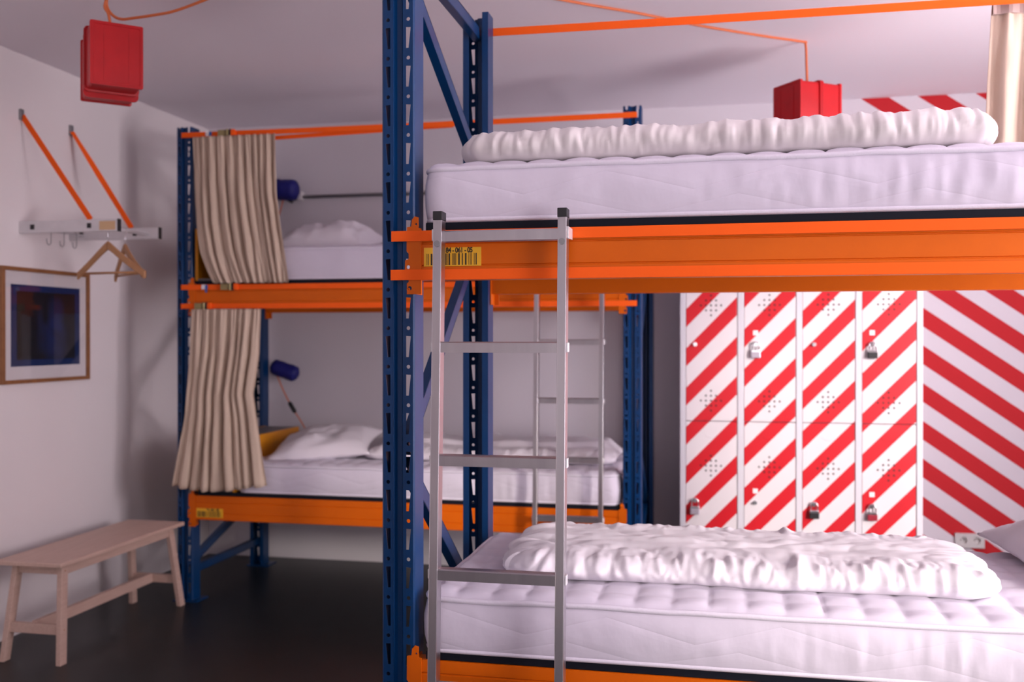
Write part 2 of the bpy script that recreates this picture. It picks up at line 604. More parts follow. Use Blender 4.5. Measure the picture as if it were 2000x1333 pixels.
def upright_mesh():
    mb = MB()

    def strip(p, q, z0=0.0, z1=H):
        mb.add([(p[0], p[1], z0), (q[0], q[1], z0), (q[0], q[1], z1), (p[0], p[1], z1)], [(0, 1, 2, 3)])
    # plain folds of the open channel section
    L = [(-0.024, 0.080), (-PW, 0.080), (-PW, 0.004), (-0.041, 0.0)]
    for a, b in zip(L, L[1:]):
        strip(a, b)
        strip((-a[0], a[1]), (-b[0], b[1]))
    G = [(-0.014, 0.0), (-0.007, 0.013), (0.007, 0.013), (0.014, 0.0)]
    for a, b in zip(G, G[1:]):
        strip(a, b)
    # punched faces
    for s in (-1, 1):
        x0, x1 = 0.014, 0.041
        zc = 0.033
        mb.add([(s * x0, 0, 0), (s * x1, 0, 0), (s * x1, 0, zc), (s * x0, 0, zc)], [(0, 1, 2, 3)])
        cell_pts, cell_tris = fill_plate(
            [(x0, 0), (x1, 0), (x1, PITCH), (x0, PITCH)],
            [[(0.022, 0.010), (0.0295, 0.010), (0.0355, 0.066), (0.022, 0.067)], circle(0.0285, 0.088, 0.0055, 8)])
        k = 0
        while zc + PITCH < H - 0.001:
            mb.add([(s * p[0], 0, zc + p[1]) for p in cell_pts], cell_tris)
            zc += PITCH
            k += 1
        # the last slot is cut open by the end of the post
        zt = H
        mb.add([(s * x0, 0, zc), (s * x1, 0, zc), (s * x1, 0, zc + 0.01), (s * x0, 0, zc + 0.01)], [(0, 1, 2, 3)])
        mb.add([(s * x0, 0, zc + 0.01), (s * 0.022, 0, zc + 0.01), (s * 0.022, 0, zt), (s * x0, 0, zt)], [(0, 1, 2, 3)])
        mb.add([(s * 0.0295, 0, zc + 0.01), (s * x1, 0, zc + 0.01), (s * x1, 0, zt), (s * 0.0345, 0, zt)], [(0, 1, 2, 3)])
    me = mb.mesh('upright', M['blue'], fix=False)
    bm = bmesh.new()
    bm.from_mesh(me)
    bmesh.ops.remove_doubles(bm, verts=bm.verts, dist=0.0002)
    bmesh.ops.recalc_face_normals(bm, faces=bm.faces)
    bm.to_mesh(me)
    bm.free()
    return me


UPR = upright_mesh()
ZU, ZL = 1.735, 0.581       # tops of the upper and lower beams
BH = 0.133                  # beam height


def beam_mesh(L):
    """box beam with a stepped face and two pressed grooves; x from -L/2, face towards -y, top at z=0"""
    h = BH
    prof = [(0.0, -0.001), (0.0, -0.032), (0.003, -0.034), (0.003, -0.036), (0.0, -0.038), (0.0, -0.092), (0.003, -0.094), (0.003, -0.096), (0.0, -0.098),
            (0.0, -h + 0.003), (0.003, -h), (0.047, -h), (0.05, -h + 0.003), (0.05, -0.003), (0.047, 0.0), (0.003, 0.0)]
    return MB().prism(prof, 'x', -L / 2, L / 2).mesh('beam', M['orange'])


def connector_mesh(s):
    """hook plate at a beam's end; s=+1: post lies towards -x; origin at the post's centre, top of beam z=0"""
    mb = MB()
    z0, z1 = -0.171, 0.035
    out = [(0.026, z0), (0.066, z0), (0.066, z1 - 0.03), (0.058, z1 - 0.028), (0.058, z1), (0.048, z1 + 0.003), (0.040, z1 - 0.006), (0.038, z1 - 0.024), (0.026, z1 - 0.026),
           (0.025, -0.055), (0.031, -0.062), (0.031, -0.076), (0.021, -0.08), (0.020, -0.120), (0.031, -0.124), (0.031, -0.138), (0.026, -0.142)]
    holes = [circle(0.0295, -0.098, 0.0055, 8), circle(0.034, -0.155, 0.006, 8), circle(0.052, z1 - 0.018, 0.003, 6)]
    out = [(s * p[0], p[1]) for p in out]
    holes = [[(s * p[0], p[1]) for p in h] for h in holes]
    plate3d(mb, out, holes, -0.0055, -0.0015)
    mb.box(*sorted((s * 0.0465, s * 0.0505)), -0.0015, 0.055, z0, z1 - 0.03)
    return mb.mesh('connector', M['orange'])


BEAM = beam_mesh(SP - 2 * 0.0505)
CONN = {s: connector_mesh(s) for s in (1, -1)}


def text_mesh(body, size):
    cu = bpy.data.curves.new('lettering', 'FONT')
    cu.body = body
    cu.size = size
    cu.align_x = 'CENTER'
    cu.offset = 0.0006
    cu.space_character = 0.9
    o = bpy.data.objects.new('lettering', cu)
    COL.objects.link(o)
    dg = bpy.context.evaluated_depsgraph_get()
    me = bpy.data.meshes.new_from_object(o.evaluated_get(dg))
    vs = [tuple(v.co) for v in me.vertices]
    fs = [tuple(p.vertices) for p in me.polygons]
    bpy.data.objects.remove(o, do_unlink=True)
    bpy.data.curves.remove(cu)
    bpy.data.meshes.remove(me)
    return vs, fs


def sticker(parent, x, z, body, seed):
    """yellow bar-code sticker on a beam's face"""
    rnd = random.Random(seed)
    mb = MB()
    wd, ht = 0.158, 0.050
    mb.box(0, wd, -0.0016, -0.0004, 0, ht, 0)
    xx = 0.008
    while xx < wd - 0.012:
        bw = rnd.choice((0.0011, 0.0011, 0.0018, 0.0026, 0.004))
        mb.box(xx, xx + bw, -0.0021, -0.0016, 0.003, 0.034, 1)
        xx += bw + rnd.choice((0.0016, 0.0024, 0.0036, 0.006))
    vs, fs = text_mesh(body, 0.019)
    mb.add([(wd / 2 + p[0] * 0.84 + 0.019, -0.0022, 0.0362 + p[1]) for p in vs], fs, 1)
    return mb.build('label_sticker', [M['sticker'], M['ink']], parent, loc=(x, 0, z), fix=False)


def strap_mesh(x0, x1, hgt, sag=0.0, y=-0.009):
    """flat webbing band, its ends folded into the uprights' grooves"""
    mb = MB()
    n = 40
    pts = [(x0, 0.010), (x0 + 0.001, y + 0.001), (x0 + 0.012, y)]
    pts += [(x0 + 0.012 + (x1 - x0 - 0.024) * i / n, y) for i in range(1, n)]
    pts += [(x1 - 0.012, y), (x1 - 0.001, y + 0.001), (x1, 0.010)]
    vs, fs = [], []
    for i, (px, py) in enumerate(pts):
        t = (px - x0) / (x1 - x0)
        dz = -sag * 4 * t * (1 - t)
        for (dy, z) in ((0, -hgt / 2), (0, hgt / 2), (0.0025, hgt / 2), (0.0025, -hgt / 2)):
            vs.append((px, py + dy, z + dz))
    for i in range(len(pts) - 1):
        a, b = i * 4, i * 4 + 4
        for j in range(4):
            fs.append((a + j, a + (j + 1) % 4, b + (j + 1) % 4, b + j))
    fs += [(3, 2, 1, 0), tuple(len(vs) - 4 + j for j in range(4))]
    mb.add(vs, fs)
    return mb


def buckle(parent, x, z):
    b = MB()
    b.box(x - 0.040, x + 0.005, -0.024, -0.009, z - 0.017, z + 0.017, 0)
    b.box(x + 0.008, x + 0.026, -0.020, -0.009, z - 0.018, z + 0.018, 1)
    b.cyl((x + 0.017, -0.024, z - 0.020), (x + 0.017, -0.024, z + 0.020), 0.006, 10, 0)
    b.cyl((x + 0.034, -0.022, z - 0.021), (x + 0.034, -0.022, z + 0.021), 0.005, 10, 1)
    b.box(x + 0.040, x + 0.060, -0.030, -0.009, z - 0.017, z + 0.017, 2)
    return b.build('buckle', [M['olive'], M['black'], M['strap']], parent, bevel=0.002)


def hang_tag(parent, x, z):
    b = MB()
    b.box(x - 0.016, x + 0.010, -0.014, -0.0105, z - 0.012, z + 0.013, 0)
    b.add([(x + 0.006, -0.016, z + 0.012), (x + 0.022, -0.016, z + 0.010), (x + 0.016, -0.016, z - 0.032), (x + 0.006, -0.016, z - 0.028),
           (x + 0.006, -0.0145, z + 0.012), (x + 0.022, -0.0145, z + 0.010), (x + 0.016, -0.0145, z - 0.032), (x + 0.006, -0.0145, z - 0.028)],
          [(0, 1, 2, 3), (7, 6, 5, 4), (0, 4, 5, 1), (1, 5, 6, 2), (2, 6, 7, 3), (3, 7, 4, 0)], 1)
    return b.build('tag', [M['white_tag'], M['bluetag']], parent)


def make_rack(label, loc, far):
    t = thing('rack_bunk_frame', label, 'bunk bed', loc)
    # uprights: front pair face -y, rear pair face +y
    for x in (0, SP):
        for rear in (0, 1):
            u = link('upright', UPR, t, loc=(x, RD if rear else 0, 0))
            if rear:
                u.rotation_euler = (0, 0, PI)
            sm = u.modifiers.new('steel_thickness', 'SOLIDIFY')
            sm.thickness = 0.0022
            sm.offset = 0
            y0 = (RD - 0.10) if rear else -0.025
            bp = MB().box(x - 0.06, x + 0.085, y0, y0 + 0.125, 0, 0.006).build('base_plate', M['blue'], t)
        # bracing of this end frame
        F, B = 0.055, RD - 0.055
        for a, b in (((F, 0.155), (B, 0.155)), ((F, 0.20), (B, 0.47)), ((B, 0.49), (F, 1.10)), ((F, 1.14), (B, 1.80)),
                     ((F, 2.46), (B, 2.05)), ((F, 2.525), (B, 2.525))):
            m = MB()
            A, Bv = Vector((x, a[0], a[1])), Vector((x, b[0], b[1]))
            d = (Bv - A).normalized()
            nrm = Vector((0, -d.z, d.y))
            # channel: web facing +x, two flanges turned back
            m.bar(A + Vector((0.012, 0, 0)), Bv + Vector((0.012, 0, 0)), 0.003, 0.042, up=tuple(nrm))
            for sg in (-1, 1):
                m.bar(A + nrm * sg * 0.0205, Bv + nrm * sg * 0.0205, 0.027, 0.003, up=tuple(nrm))
            m.build('brace', M['blue'], t)
            for e in (A, Bv):
                pass
    # beams with their hook plates
    for zt, lvl in ((ZU, 'u'), (ZL, 'l')):
        for rear in (0, 1):
            bmo = link('beam', BEAM, t, loc=(SP / 2, RD + 0.002 if rear else -0.002, zt))
            if rear:
                bmo.rotation_euler = (0, 0, PI)
            for s in (1, -1):
                link('connector', CONN[s], bmo, loc=(-s * SP / 2, 0.002, 0))
            if not rear and (lvl == 'u') == (not far):
                sticker(bmo, 0.067 - SP / 2 + (0.006 if not far else 0.004), -0.097 if not far else -0.118, '84 - 061 - 05' if not far else '94 - 061 - 03', 3 if not far else 5)
            if not rear and not far and lvl == 'l':
                b = MB()
                b.cyl((0.115 - SP / 2, -0.005, -0.105), (0.115 - SP / 2, 0.0, -0.105), 0.010, 14)
                b.cyl((0.115 - SP / 2, -0.008, -0.105), (0.115 - SP / 2, -0.005, -0.105), 0.006, 6)
                b.build('bolt', M['steel'], bmo)
        MB().box(0.075, SP - 0.06, 0.0 + 0.006, RD - 0.006, zt, zt + 0.021).build('deck_panel', M['deck'], t, bevel=0.002)
    # ratchet straps: along the top, and along top and bottom edge of the upper beams
    HS = 0.028
    a, b = -0.014, SP + 0.024
    for (z, xa, sag) in ((2.552, a, 0.004), (ZU - 0.015, -0.018, 0.0), (ZU - 0.119, -0.020, 0.0)):
        for rear in ((0,) if (far and z > 2) else (0, 1)):
            so = strap_mesh(xa, b, HS, sag).build('strap', M['strap'], t)
            so.location = (0, 0, z)
            if rear:
                so.rotation_euler = (0, 0, PI)
                so.location = (SP + 0.005, RD, z)
            elif far:
                bx = {2.552: 0.250, ZU - 0.015: 0.265, ZU - 0.119: 0.110}[z]
                buckle(so, bx, 0)
                if z > 1.7:
                    hang_tag(so, 0.150 if z > 2 else 0.125, 0)
    if far:
        so = MB().bar((0.02, 0.03, 2.512), (SP * 0.62, 0.03, 2.548), 0.0025, HS * 0.8).build('strap', M['strap'], t)
    return t


X1, Y1 = -0.855, 2.565
X2, Y2 = -2.882, 4.967
near = make_rack('tall blue and orange pallet-rack bunk frame carrying the aluminium ladder with bar-code sticker on its upper beam', (X1, Y1, 0), False)
far_ = make_rack('blue and orange pallet-rack bunk frame by the back wall with beige curtains at its left post', (X2, Y2, 0), True)
near['label'] = 'blue and orange pallet-rack bunk frame with a bar-code sticker on its upper beam'
far_['label'] = 'blue and orange pallet-rack bunk frame with ratchet buckles, standing against the back wall'
# loose strap end under the lower bed at the back
MB().tube([(1.05, 0.5, 0.45), (1.12, 0.48, 0.42), (1.25, 0.46, 0.395), (1.42, 0.45, 0.42), (1.55, 0.45, 0.45)], 0.006, 6).build('loose_strap', M['cord'], far_, smooth=True)


# ------------------------------------------------------------------ soft things
def shell(nx, ny, nz):
    idx, P, faces = {}, [], []

    def V(i, j, k):
        key = (i, j, k)
        if key not in idx:
            idx[key] = len(P)
            P.append((2 * i / nx - 1, 2 * j / ny - 1, 2 * k / nz - 1))
        return idx[key]
    for i in range(nx):
        for j in range(ny):
            faces.append((V(i, j, nz), V(i + 1, j, nz), V(i + 1, j + 1, nz), V(i, j + 1, nz)))
            faces.append((V(i, j, 0), V(i, j + 1, 0), V(i + 1, j + 1, 0), V(i + 1, j, 0)))
    for i in range(nx):
        for k in range(nz):
            faces.append((V(i, 0, k), V(i + 1, 0, k), V(i + 1, 0, k + 1), V(i, 0, k + 1)))
            faces.append((V(i, ny, k), V(i, ny, k + 1), V(i + 1, ny, k + 1), V(i + 1, ny, k)))
    for j in range(ny):
        for k in range(nz):
            faces.append((V(0, j, k), V(0, j, k + 1), V(0, j + 1, k + 1), V(0, j + 1, k)))
            faces.append((V(nx, j, k), V(nx, j + 1, k), V(nx, j + 1, k + 1), V(nx, j, k + 1)))
    return P, faces


def round_plan(X, Y, a, b, r):
    ax, ay = abs(X) - (a - r), abs(Y) - (b - r)
    if ax > 0 and ay > 0:
        k = max(ax, ay) / math.hypot(ax, ay)
        X = math.copysign(a - r + ax * k, X)
        Y = math.copysign(b - r + ay * k, Y)
    return X, Y


def out_dir(X, Y, a, b, r):
    ax, ay = abs(X) - (a - r), abs(Y) - (b - r)
    if ax > 0 and ay > 0:
        l = math.hypot(ax, ay)
        return math.copysign(ax / l, X), math.copysign(ay / l, Y)
    return (math.copysign(1, X), 0) if ax > ay else (0, math.copysign(1, Y))


def mattress(label, x0, x1, y0, y1, z0, h, seed, dens=1.0, group=None):
    t = thing('mattress', label, 'mattress', ((x0 + x1) / 2, (y0 + y1) / 2, z0), group=group)
    a, b, r = (x1 - x0) / 2, (y1 - y0) / 2, 0.055
    P, F = shell(int(270 * dens), int(84 * dens), 8)
    vs = []
    q = 0.095
    for (u, v, w_) in P:
        X, Y = round_plan(u * a, v * b, a, b, r)
        Z = h * (w_ + 1) / 2
        edge = max(abs(u), abs(v))
        if edge > 0.9999 and abs(w_) < 0.999:
            nx_, ny_ = out_dir(X, Y, a, b, r)
            s = X + Y
            bl = 0.012 * (1 - w_ * w_) + 0.0035 * fbm(s * 9 + seed, w_ * 0.8, seed) * (1 - w_ * w_)
            bl += 0.0048 * fbm(s * 34 + seed, w_ * 0.5, seed + 3, 2) * (1 - w_ * w_) * sstep((X + 0.5 * a) / a)
            X += nx_ * bl
            Y += ny_ * bl
        if w_ > 0.999:
            ed = min(a - abs(X), b - abs(Y))
            f = sstep(ed / 0.03)
            Z += f * (0.010 + 0.0095 * math.sqrt(abs(math.sin(PI * X / q) * math.sin(PI * (Y - b) / q))) + 0.003 * fbm(X * 3, Y * 3, seed))
        if abs(w_) > 0.999:                         # top and bottom seams wander a little
            Z += (0.0035 * fbm(X * 5 + seed, Y * 5, seed)) * (1 if w_ > 0 else 0)
        vs.append((X, Y, Z))
    MB().add(vs, F).build('cover', M['mattress'], t, smooth=True, fix=False)
    for zz in (h - 0.002, 0.007):
        loop = []
        n = 46
        path = []
        for k in range(n):
            path.append((-a + r + (2 * a - 2 * r) * k / n, -b))
        for k in range(7):
            an = -PI / 2 + PI / 2 * k / 7
            path.append((a - r + r * math.cos(an), -b + r + r * math.sin(an)))
        for k in range(20):
            path.append((a, -b + r + (2 * b - 2 * r) * k / 20))
        for k in range(7):
            an = PI / 2 * k / 7
            path.append((a - r + r * math.cos(an), b - r + r * math.sin(an)))
        for k in range(n):
            path.append((a - r - (2 * a - 2 * r) * k / n, b))
        for k in range(7):
            an = PI / 2 + PI / 2 * k / 7
            path.append((-a + r + r * math.cos(an), b - r + r * math.sin(an)))
        for k in range(20):
            path.append((-a, b - r - (2 * b - 2 * r) * k / 20))
        for k in range(7):
            an = PI + PI / 2 * k / 7
            path.append((-a + r + r * math.cos(an), -b + r + r * math.sin(an)))
        top = zz > 0.05
        loop = [(p[0], p[1], zz + (0.0035 * fbm(p[0] * 5 + seed, p[1] * 5, seed) if top else 0)) for p in path]
        MB().tube(loop, 0.0078 if top else 0.0065, 8, closed=True).build('piping', M['piping'], t, smooth=True)
    return t


def duvet(label, cx, cy, z0, a, b, th, seed, step=0.03, nx=170, ny=80, m='sheet', gath=0.012, fold=0.35, name='duvet', zfun=None, yskew=0.0, crease=True, gfreq=12, lump=0.16, edge_drop=0.22):
    t = bpy.data.objects
    P, F = shell(nx, ny, 10)
    r = 0.09
    vs = []
    for (u, v, w_) in P:
        X, Y = round_plan(u * a, v * b, a, b, r)
        edge = max(abs(u), abs(v))
        # ragged outline
        og = 0.018 * fbm(X * 4 + seed, Y * 4, seed + 1)
        ox, oy = out_dir(X, Y, a, b, r)
        ek = sstep((edge - 0.75) / 0.25)
        X += ox * og * ek
        Y += oy * og * ek
        T_ = th * (1 + lump * fbm(X * 3 + seed, Y * 3, seed + 2))
        if zfun:
            T_ *= zfun(X / a, Y / b)
        # second layer folded over, its edge wandering across the duvet
        yf = -b + 2 * b * (fold + 0.06 * fbm(X * 2.5 + seed, 0.3, seed + 4))
        lay = step * sstep((Y - yf) / 0.035)
        lay -= 0.4 * step * math.exp(-((Y - yf + 0.012) / 0.014) ** 2)
        ed = min(a - abs(u * a), b - abs(v * b))
        dome = 1 - (1 - min(1, ed / 0.05)) ** 2.2 * edge_drop
        s = X if abs(oy) > abs(ox) else Y
        # gathers run in from the seam
        gw = math.exp(-(ed / 0.10) ** 2)
        g = fbm(s * gfreq + seed * 3, ed * 3.0 + w_ * 0.25, seed + 6, 3)
        g = abs(g) * 1.9 - 0.55 if crease else 0.55 - abs(g) * 1.7
        crum = fbm(X * 4.5 + seed, Y * 5.5, seed + 8, 3)
        Zt = T_ * dome + lay * sstep(ed / 0.06) + gath * g * gw * 0.8 + gath * 1.1 * (min(abs(crum), 0.45) - 0.22) * (1 - gw * 0.6)
        k = (w_ + 1) / 2
        Z = max(Zt, 0.02) * k
        if edge > 0.9999:
            bl = 0.028 * (1 - w_ * w_) + gath * g * (1 - w_ * w_) * 1.0
            X += ox * bl
            Y += oy * bl
        if w_ < -0.999 and edge > 0.985:
            Z += 0.006 * max(0, fbm(X * 8, Y * 8, seed)) + 0.002
        Y += yskew * X
        vs.append((X, Y, Z))
    o = MB().add(vs, F).build(name, M[m], None, smooth=True, fix=False, loc=(cx, cy, z0))
    return tag(o, label, 'duvet')


def pillow(label, loc, a, b, c, rot, seed, m='sheet', n=44):
    P, F = shell(n, n, 6)
    vs = []
    for (u, v, w_) in P:
        au, av = abs(u), abs(v)
        X = u * a * (1 - 0.10 * (1 - av ** 2) * au ** 2 * 1.0 + 0.03 * au ** 2 * av ** 4)
        Y = v * b * (1 - 0.10 * (1 - au ** 2) * av ** 2 * 1.0 + 0.03 * au ** 4 * av ** 2)
        p = max(0.0, (1 - au ** 3.2)) ** 0.62 * max(0.0, (1 - av ** 3.2)) ** 0.62
        tz = c * p * (1 + 0.22 * fbm(u * 2.2 + seed, v * 2.2, seed)) + 0.004
        tz += 0.005 * fbm(u * 9 + seed, v * 9, seed + 2) * (1 - p * 0.4)
        Z = w_ * tz
        if w_ < 0:
            Z *= 0.45
        vs.append((X, Y, Z))
    zmin = min(p[2] for p in vs)
    o = MB().add(vs, F).build('pillow', M[m], None, smooth=True, fix=False, loc=loc)
    o.rotation_euler = rot
    return tag(o, label, 'pillow')


DT = 0.021
# near bunk
mattress('thin white mattress on the upper deck above the bar-code sticker', -0.785, 1.29, 2.572, 3.425, ZU + DT, 0.146, 1.3)
mattress('white quilted mattress under the crumpled duvet, on the lower deck behind the ladder', -0.785, 1.29, 2.568, 3.425, ZL + DT, 0.146, 5.7)
duvet('ivory white duvet rolled lengthwise on the mattress above the bar-code sticker', -0.015, 2.955, ZU + DT + 0.164, 0.675, 0.335, 0.092, 2.2,
      step=0.0, m='sheet_warm', gath=0.010, nx=300, ny=60, gfreq=19, lump=0.06, edge_drop=0.10, zfun=lambda u, v: 1.0 + 0.10 * sstep((u - 0.3) / 0.6))
duvet('crumpled white duvet folded in layers on the quilted mattress behind the ladder', 0.045, 3.09, ZL + DT + 0.163, 0.655, 0.320, 0.068, 8.1,
      step=0.008, zfun=lambda u, v: 1.05 - 0.38 * sstep((v + 0.7) / 1.7), gath=0.015, nx=280, ny=110, fold=0.42, gfreq=13, lump=0.10, edge_drop=0.12)
pillow('white pillow at the end of the duvet folded in layers', (1.11, 3.18, ZL + DT + 0.205), 0.27, 0.30, 0.105, (R(3), R(-3), R(4)), 3.0)
# far bunk
mattress('white mattress on the upper deck of the bunk against the back wall', -2.572, -0.50, 4.975, 5.83, ZU + DT, 0.165, 9.1, 0.6)
mattress('white mattress on the lower deck of the bunk against the back wall', -2.572, -0.50, 4.975, 5.83, ZL + DT, 0.150, 11.4, 0.6)
pillow('white pillow on the upper mattress by the grey wall rail', (-2.20, 5.40, ZU + DT + 0.225), 0.26, 0.27, 0.115, (R(10), 0, R(4)), 6.0, n=32)
pillow('white pillow leaning on the yellow headboard box', (-2.245, 5.42, ZL + DT + 0.214), 0.29, 0.27, 0.095, (R(8), R(-5), R(10)), 12.0, n=32)
duvet('rumpled white duvet beside the pillow by the yellow headboard box', -1.255, 5.50, ZL + DT + 0.170, 0.675, 0.28, 0.072, 15.0, step=0.025, nx=120, ny=50, gath=0.014)


# ------------------------------------------------------------------ curtains
def curtain(label, left, right, z0, z1, y0, folds, amp, seed, header=True, hem=None):
    """left/right: lists of (t, x), t=0 at the top; z0 top, z1 bottom"""
    t_ = thing('curtain', label, 'curtain', (0, y0, 0))

    def lerp(tab, t):
        for (t0, a), (t1, b) in zip(tab, tab[1:]):
            if t <= t1:
                return a + (b - a) * (t - t0) / (t1 - t0)
        return tab[-1][1]
    nx, nz = folds * 16, 44
    vs, fs = [], []
    for k in range(nz + 1):
        t = k / nz
        xl, xr = lerp(left, t), lerp(right, t)
        for i in range(nx + 1):
            s = i / nx
            # folds of uneven width that run almost straight down, a few of them merging
            warp = 0.35 * fbm(s * 2.3 + seed, 0.4, seed, 2) / folds * 2.2
            drift = (0.30 * fbm(s * 3 + seed, t * 0.9, seed) + 0.10 * fbm(s * 9 + seed, t * 2.2, seed)) / folds
            ph = (s + warp + drift * t) * folds * 2 * PI
            fine = math.sin(ph * 2.3 + seed)
            body = sstep(t / 0.30)
            am = amp * (0.40 + 0.60 * body) * (0.8 + 0.9 * fbm(s * folds * 0.8 + seed, t * 1.1, seed + 5))
            if hem == 'tuck':
                am *= 1 - 0.5 * sstep((t - 0.75) / 0.25)
                fine *= 1 + 1.2 * sstep((t - 0.75) / 0.25)
            sv = math.sin(ph)
            sv = math.copysign(abs(sv) ** 0.8, sv)
            y = am * sv + 0.26 * amp * fine * (1 - 0.65 * body + (0.5 * sstep((t - 0.75) / 0.25) if hem == 'tuck' else 0)) + 0.010 * fbm(s * 5, t * 2, seed + 9)
            x = xl + (xr - xl) * s + 0.007 * math.cos(ph) * body * (1 if 0 < i < nx else 0)
            zb = z1(s) if callable(z1) else z1
            z = z0 + (zb - z0) * t + (0.004 * math.sin(ph) if k == nz else 0)
            vs.append((x, y, z))
    for k in range(nz):
        for i in range(nx):
            a = k * (nx + 1) + i
            fs.append((a, a + nx + 1, a + nx + 2, a + 1))
    c = MB().add(vs, fs).build('cloth', M['curtain'], t_, smooth=True, fix=False)
    sm = c.modifiers.new('cloth_thickness', 'SOLIDIFY')
    sm.thickness = 0.0016
    if header:
        hv, hf = [], []
        xl, xr = left[0][1], right[0][1]
        n = folds * 6
        for i in range(n + 1):
            s = i / n
            x = xl + (xr - xl) * s
            yy = 0.006 * math.sin(s * folds * 2 * PI)
            for (dy, z) in ((-0.010, z0 - 0.032), (-0.010, z0 + 0.004), (0.010, z0 + 0.004), (0.010, z0 - 0.032)):
                hv.append((x, yy + dy, z))
        for i in range(n):
            a, b = i * 4, i * 4 + 4
            for j in range(4):
                hf.append((a + j, a + (j + 1) % 4, b + (j + 1) % 4, b + j))
        MB().add(hv, hf).build('heading_tape', M['tape'], t_)
    return t_


curtain('short beige curtain tucked behind the upper beam strap', [(0, -2.812), (0.3, -2.806), (0.6, -2.792), (0.8, -2.765), (0.92, -2.725), (1, -2.690)],
        [(0, -2.330), (0.4, -2.318), (0.75, -2.278), (1, -2.255)], 2.534, 1.742, 4.935, 11, 0.020, 4.0, hem='tuck', header=False)
curtain('beige curtain flaring over the lower mattress end', [(0, -2.812), (0.25, -2.822), (0.6, -2.850), (1, -2.925)],
        [(0, -2.408), (0.25, -2.420), (0.48, -2.452), (0.7, -2.420), (1, -2.378)], 1.598, lambda s: 0.638 - 0.028 * math.sin(PI * min(1, s * 1.15)) + 0.012 * s, 4.915, 8, 0.024, 21.0, header=False)
curtain('beige curtain with heading tape behind the ivory duvet', [(0, 0.872), (0.4, 0.855), (1, 0.832)],
        [(0, 1.50), (1, 1.52)], 2.545, 1.80, 3.545, 9, 0.022, 33.0)

# ------------------------------------------------------------------ ladders
LZ = [1.710, 1.423, 1.133, 0.843, 0.553, 0.263]


def ladder(label, cx, yfront):
    """yfront: front of the stiles at the top; the feet stand 8 cm further out"""
    t = thing('ladder', label, 'ladder', (cx, yfront - 0.082, 0), group='bunk ladders')
    hh = 1.775

    def yat(z):
        return 0.082 * z / hh
    for s in (-1, 1):
        m = MB()
        vs = []
        x0, x1 = (s * 0.163 - 0.0115, s * 0.163 + 0.0115)
        for z in (0.012, hh - 0.020):
            vs += [(x0, yat(z), z), (x1, yat(z), z), (x1, yat(z) + 0.040, z), (x0, yat(z) + 0.040, z)]
        m.add(vs, [(0, 1, 5, 4), (1, 2, 6, 5), (2, 3, 7, 6), (3, 0, 4, 7), (3, 2, 1, 0), (4, 5, 6, 7)])
        st = m.build('stile', M['alu'], t, bevel=0.0018)
        z = hh - 0.024
        MB().box(x0 - 0.001, x1 + 0.001, yat(z) - 0.001, yat(z) + 0.041, z, hh).build('end_cap', M['black'], st, bevel=0.002)
        MB().box(x0 - 0.001, x1 + 0.001, yat(0) - 0.001, yat(0) + 0.041, 0, 0.03).build('rubber_foot', M['black'], st, bevel=0.002)
        zb = 1.690
        MB().cyl((s * 0.163, yat(zb) - 0.004, zb), (s * 0.163, yat(zb), zb), 0.008, 16).build('bolt', M['steel'], st, smooth=False)
        # hook resting on the beam's top strap
        hk = MB()
        xo = x1 if s > 0 else x0 - 0.004
        hk.box(xo, xo + 0.004, yat(1.72) + 0.004, yat(1.72) + 0.075, 1.700, 1.728)
        hk.build('hook', M['alu_pale'], st)
    for z in LZ:
        y = yat(z)
        m = MB()
        prof = [(y + 0.004, z - 0.014), (y + 0.004, z + 0.011), (y + 0.008, z + 0.014), (y + 0.034, z + 0.014), (y + 0.037, z + 0.011), (y + 0.037, z - 0.014), (y + 0.034, z - 0.012), (y + 0.008, z - 0.012)]
        m.prism(prof, 'x', -0.1515, 0.1515)
        rg = m.build('rung', M['alu'], t)
        for s in (-1, 1):
            MB().box(*sorted((s * 0.1745, s * 0.179)), y + 0.008, y + 0.032, z - 0.012, z + 0.012).build('rung_end', M['alu_pale'], rg, bevel=0.001)
    return t


ladder('aluminium ladder with black end caps leaning on the beam with the bar-code sticker', -0.557, 2.478)
ladder('aluminium ladder leaning on the bunk against the back wall', -0.742, 4.880)


